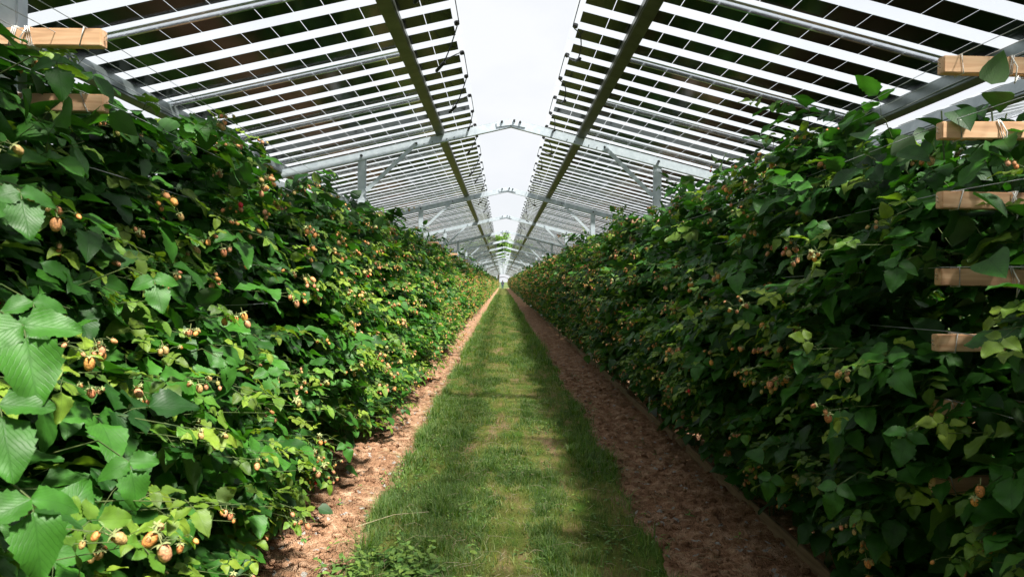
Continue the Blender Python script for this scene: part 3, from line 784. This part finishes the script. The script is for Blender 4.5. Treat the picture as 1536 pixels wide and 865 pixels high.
# edging boards
for s, nm in ((-1, 'left'), (1, 'right')):
    rd = random.Random(3 + s); y = -2.0; i = 0
    while y < 60:
        Lb = 2.4 if i % 2 else 3.0
        b = MB().box((0, 0, 0), (Lb, .028, .11), None, .003)
        o = b.build('edging_board', M['board']); o.location = (s * (1.585 + rd.uniform(-.012, .012)), y + Lb / 2, .045 + rd.uniform(-.01, .012)); o.rotation_euler = (R(s * rd.uniform(4, 14)), 0, R(90 + rd.uniform(-.5, .5)))
        j = i - 1
        tag(o, ('brown weathered edging board along the foot of the %s row, %s from the camera' % (nm, ORD[j])) if 0 <= j < 10 else 'brown edging board along the foot of the %s row, %s' % (nm, 'behind the viewer' if j < 0 else 'far down the path'), 'board', 'edging boards along the rows')
        y += Lb + .015; i += 1

# ------------------------------------------------------------------ grass, weeds, litter
def blades(n, ya, yb, h0, h1, w, seed, pw=1.0):
    g = np.random.default_rng(seed)
    x = g.uniform(-.95, .95, n); y = ya + (yb - ya) * g.random(n) ** pw
    dn = fbm(x * 4.5, y * 1.1, 90, 5)
    e = edge(y, np.where(x > 0, 1.0, 0.0)); edgef = (np.abs(x) < e + g.normal(0, .02, n))
    cen = np.exp(-(x / .38) ** 2)
    keep = edgef & (g.random(n) < np.clip((dn - .40 - .10 * cen) * 6, .08, 1))
    x, y, dn, cen = x[keep], y[keep], dn[keep], cen[keep]; n = len(x)
    zz = turfz(x, y) - .004
    h = g.uniform(h0, h1, n) * (.75 + .7 * (fbm(x * 5, y * 5, 95, 3))) * (1 - .25 * cen) * (1 + .45 * (np.abs(x) > .72)) * (1 + 2.2 * np.clip(fbm(x * 9, y * 7, 99, 2) - .56, 0, 1) * 3); a = g.uniform(0, 2 * np.pi, n); ln = g.uniform(.1, 1.1, n)
    yw = np.clip(g.normal(.12, .18, n) + .38 * cen * (dn < .62) , 0, 1) * (g.random(n) < .75); r = np.clip(g.random(n) * .8 + .5 * (fbm(x * 7, y * 5, 97, 3) - .3), 0, 1)  # dry yellow blades, brighter along the middle to paint in the sunlit band
    dx, dy = np.cos(a), np.sin(a); ww = w * g.uniform(.6, 1.3, n)
    def P(t, side, k):
        return np.stack([x + dx * h * ln * t ** 1.8 + side * -dy * ww * k, y + dy * h * ln * t ** 1.8 + side * dx * ww * k, zz + h * t * (1 - .35 * ln * t)], -1)
    V = np.stack([P(0, -1, 1), P(0, 1, 1), P(.5, -1, .8), P(.5, 1, .8), P(1, -1, .1), P(1, 1, .1)], 1).reshape(-1, 3)
    b = np.arange(n) * 6
    Q = np.stack([np.stack([b, b + 1, b + 3, b + 2], -1), np.stack([b + 2, b + 3, b + 5, b + 4], -1)], 1).reshape(-1, 4)
    return V, Q, np.repeat(r, 6), np.repeat(yw, 6)
G = [blades(110000, 1.9, 5.2, .018, .052, .0019, 1), blades(90000, 5.2, 11, .02, .052, .0028, 2), blades(70000, 11, 28, .03, .07, .0045, 3, 1.3), blades(40000, 28, 75, .04, .08, .010, 4, 1.3)]
V = []; Q = []; Rr = []; Yw = []; off = 0
for v, q, r, w in G: V.append(v); Q.append(q + off); Rr.append(r); Yw.append(w); off += len(v)
o = link('grass', fast_mesh('grass', np.concatenate(V), np.concatenate(Q), M['grassb'], None, {'rnd': np.concatenate(Rr), 'young': np.concatenate(Yw)}))
tag(o, 'short mown grass growing on the path', 'grass', None, 'stuff')
# weeds
rd = random.Random(12); A = []; S = []
def weed(x, y, h, nl, s):
    z0 = 0.02; top = np.array([x + rd.gauss(0, .03), y + rd.gauss(0, .03), z0 + h]); b0 = np.array([x, y, z0]); S.append((np.array([b0, (b0 + top) / 2 + [.005, 0, 0], top]), .0018, .001))
    ph = rd.random() * 6
    for k in range(nl):
        t = (k + 1) / nl; c = b0 + (top - b0) * t; 
        for q in (0, math.pi):
            a = ph + q; d = np.array([math.cos(a), math.sin(a), .25 - .5 * rd.random()]); 
            A.append((c, d, np.array([rd.gauss(0, .2), rd.gauss(0, .2), 1.]), s * rd.uniform(.6, 1.1) * (1.15 - .5 * t), rd.random(), .8 * (t > .6) * rd.random()))
        ph += 1.57
for _ in range(300): weed(rd.uniform(-.92, -.42) if rd.random() < .8 else rd.uniform(-.6, -.2), rd.uniform(2.25, 3.6), rd.uniform(.05, .13), rd.randint(2, 4), .064)
for _ in range(36): weed(rd.gauss(-.72, .12), rd.gauss(4.9, .25), rd.uniform(.03, .07), rd.randint(2, 3), .036)
for _ in range(800):
    y = 2.2 + 9 * rd.random() ** 1.8; weed(rd.uniform(-.9, .9), y, rd.uniform(.015, .045), rd.randint(1, 2), .034)
for _ in range(70): weed(rd.choice((-1, 1)) * rd.uniform(.85, 1.4), rd.uniform(2.2, 11), rd.uniform(.02, .07), rd.randint(1, 3), .035)
for cx_, cy_ in ((-.15, 3.1), (.28, 2.75), (.55, 3.9), (-.4, 4.4), (.1, 5.2), (.62, 2.6), (-.65, 6.2), (.35, 6.8)):
    for _ in range(16): weed(rd.gauss(cx_, .08), rd.gauss(cy_, .12), rd.uniform(.03, .08), rd.randint(2, 3), .038)
v, q, u, r, yg = bake([leaf_template(9, 3, .2, .25, .05, .30, 0, 1), leaf_template(9, 3, .1, .1, .05, .27, 0, 2)], *[[a[i] for a in A] for i in range(6)])
wd = link('weeds', fast_mesh('weeds', v, q, M['weed'], u, {'rnd': r, 'young': yg})); tag(wd, 'low broad-leaved weeds scattered in the grass, thickest at the near left edge', 'weeds', None, 'stuff')
v2, q2 = tubes_np(S); st = link('stems', fast_mesh('stems', v2, q2, M['stem']), wd)
# straw and dry litter
S = []
for _ in range(800):
    x = rd.gauss(0, .45) if rd.random() < .7 else rd.choice((-1, 1)) * rd.uniform(.85, 1.4); y = 2.2 + 9 * rd.random() ** 1.6; a = rd.random() * 6.28; l = rd.uniform(.03, .16)
    if abs(x) > 1.5: continue
    z = .05 + rd.random() * .02 if abs(x) < .85 else .035
    S.append((np.array([[x, y, z], [x + math.cos(a) * l / 2, y + math.sin(a) * l / 2, z + .012], [x + math.cos(a + .3) * l, y + math.sin(a + .3) * l, z]]), .0013, .0008))
for (x0, y0_, x1, y1_) in ((-.90, 4.0, -.50, 4.25), (-.55, 2.9, -.08, 3.25), (-.95, 3.0, -.62, 3.35), (.9, 2.75, 1.25, 2.7)):
    S.append((np.array([[x0, y0_, .05], [(x0 + x1) / 2, (y0_ + y1_) / 2 + .02, .075], [x1, y1_, .06]]), .0032, .0018))
v, q = tubes_np(S, 4); o = link('straw', fast_mesh('straw', v, q, M['straw'])); tag(o, 'dry straw and cut stalks lying on the path and soil', 'straw', None, 'stuff')
# clods and pebbles on the soil
P0 = []
bmi = bmesh.new(); bmesh.ops.create_cube(bmi, size=1); bmesh.ops.subdivide_edges(bmi, edges=bmi.edges[:], cuts=2, use_grid_fill=True)
cv = np.array([v.co.normalized() * .5 for v in bmi.verts]); bmi.verts.index_update(); cq = np.array([[v.index for v in f.verts] for f in bmi.faces]); bmi.free()
Vv, Qq, RR = [], [], []; off = 0; g = np.random.default_rng(8)
for _ in range(7500):
    s = 1 if g.random() < .5 else -1; x = s * g.uniform(.86, 1.9); y = 1.8 + 11 * g.random() ** 1.7; r = .006 + .040 * g.random() ** 4
    d = cv * (1 + .35 * g.normal(0, 1, (len(cv), 1)) * .4) * [r * g.uniform(.8, 1.5), r * g.uniform(.8, 1.5), r * .8]
    a = g.random() * 6.28; c_, s2 = math.cos(a), math.sin(a); d = np.stack([d[:, 0] * c_ - d[:, 1] * s2, d[:, 0] * s2 + d[:, 1] * c_, d[:, 2]], -1)
    z = float(soilz(0 if s < 0 else 1)(np.array([x]), np.array([y]))[0])
    Vv.append(d + [x, y, z + r * .15]); Qq.append(cq + off); off += len(cv)
o = link('clods', fast_mesh('clods', np.concatenate(Vv), np.concatenate(Qq), M['soil'])); tag(o, 'crumbled clods and pebbles scattered over the bare soil', 'soil clods', None, 'stuff')

# ------------------------------------------------------------------ far end: arch, trees, person
b = MB(); pts = [(-1.5, 0, 0), (-1.5, 0, 1.6)] + [(-1.5 * math.cos(t), 0, 1.6 + .95 * math.sin(t)) for t in np.linspace(.15, math.pi - .15, 11)] + [(1.5, 0, 1.6), (1.5, 0, 0)]
b.tube(pts, .07, 8); ao = b.build('hoop_arch', M['bolt']); ao.location = (0, 151, 0); tag(ao, 'dark curved hoop closing the far end of the tunnel', 'arch')
def tree(x, y, h, cb, rad, label, seed):
    root = empty('tree', (x, y, 0)); tag(root, label, 'tree', 'trees beyond the far end of the tunnel'); rd = random.Random(seed)
    t = MB(); t.tube([(0, 0, -.1), (.1, 0, h * .3), (-.1, .1, h * .6), (0, 0, h * .9)], [.35, .28, .18, .06], 8)
    for k in range(9):
        a = rd.random() * 6.28; z = h * rd.uniform(.35, .75); L_ = rad * rd.uniform(.5, .8); t.tube([(0, 0, z), (math.cos(a) * L_ * .5, math.sin(a) * L_ * .5, z + L_ * .35), (math.cos(a) * L_, math.sin(a) * L_, z + L_ * .6)], [.1, .07, .03], 5)
    part('trunk', t, M['bark'], root)
    A = []; cl = [(rd.gauss(0, rad * .45), rd.gauss(0, rad * .45), rd.uniform(cb + 1, h - .8)) for _ in range(46)]
    for c in cl:
        for _ in range(85):
            d = np.array([rd.gauss(0, 1), rd.gauss(0, 1), rd.gauss(0, .8)]) * rad * .17
            A.append((np.array(c) + d, np.array([rd.gauss(0, 1), rd.gauss(0, 1), rd.gauss(0, .6)]), np.array([rd.gauss(0, .5), rd.gauss(0, .5), 1.]), rd.uniform(.5, .9), rd.random(), rd.random() * .45))
    v, q, u, r, yg = bake(LT['far'], *[[a[i] for a in A] for i in range(6)])
    link('crown', fast_mesh('crown', v, q, M['weed'], u, {'rnd': r, 'young': yg}), root)
tree(-1.4, 205, 16.5, 5.5, 3.4, 'tall pale green tree framed in the ridge gap at the tunnel end', 1)
tree(5.5, 214, 14.5, 5, 3.6, 'tree to the right of the one framed in the ridge gap', 2)
tree(-9.5, 218, 14, 4.5, 3.8, 'tree to the left of the one framed in the ridge gap', 3)

def skin_obj(name, verts, edges, radii, m, parent=None, root=0, sub=1):
    me = bpy.data.meshes.new(name); me.from_pydata(verts, edges, []); me.materials.append(m)
    o = link(name, me, parent); md = o.modifiers.new('skin', 'SKIN'); me.skin_vertices.new() if not me.skin_vertices else None
    for i, r in enumerate(radii): me.skin_vertices[0].data[i].radius = (r, r)
    me.skin_vertices[0].data[root].use_root = True
    sb = o.modifiers.new('sub', 'SUBSURF'); sb.levels = sub; sb.render_levels = sub
    return o
M['skin'] = noise_col('skin', (.42, .25, .18), (.48, .30, .22), 8, .6)
M['blue'] = noise_col('blue_cloth', (.03, .14, .34), (.05, .2, .45), 10, .8)
M['darkc'] = noise_col('dark_cloth', (.02, .025, .04), (.04, .045, .06), 10, .8)
M['hair'] = noise_col('hair', (.04, .025, .015), (.09, .06, .035), 30, .7)
pv = [(0, 0, .93), (0, 0, 1.15), (0, .01, 1.38), (0, 0, 1.50), (0, -.01, 1.60), (0, 0, 1.70),
      (-.10, 0, .88), (-.12, -.10, .48), (-.12, -.02, .06), (-.12, -.16, .03), (.10, 0, .88), (.12, .10, .48), (.12, .16, .08), (.12, .02, .03),
      (-.19, 0, 1.41), (-.25, .06, 1.12), (-.24, -.06, .88), (-.24, -.09, .80), (.19, 0, 1.41), (.25, -.05, 1.12), (.24, -.14, .90), (.24, -.17, .82)]
pe = [(0, 1), (1, 2), (2, 3), (3, 4), (4, 5), (0, 6), (6, 7), (7, 8), (8, 9), (0, 10), (10, 11), (11, 12), (12, 13), (2, 14), (14, 15), (15, 16), (16, 17), (2, 18), (18, 19), (19, 20), (20, 21)]
pr = [.14, .13, .15, .055, .09, .085, .085, .058, .04, .035, .085, .058, .04, .035, .06, .042, .03, .028, .06, .042, .03, .028]
person = skin_obj('person', pv, pe, pr, M['skin'], None, 0, 1)
person.location = (-.05, 138, .0); person.rotation_euler = (0, 0, R(8)); tag(person, 'tiny distant person in blue walking at the far end of the grass path', 'person')
def sub_skin(name, idx, add, m):
    mp_ = {k: i for i, k in enumerate(idx)}
    return skin_obj(name, [pv[k] for k in idx], [(mp_[a], mp_[b_]) for a, b_ in pe if a in mp_ and b_ in mp_], [pr[k] + add for k in idx], m, person, 0, 1)
sub_skin('jacket', [1, 2, 14, 15, 16, 18, 19, 20], .022, M['blue'])
sub_skin('trousers', [0, 6, 7, 8, 10, 11, 12], .02, M['blue'])
hb = MB(); r_ = bmesh.ops.create_uvsphere(hb.bm, u_segments=12, v_segments=8, radius=.115); bmesh.ops.translate(hb.bm, verts=r_['verts'], vec=(0, .02, 1.695)); hb.build('hair', M['hair'], person)
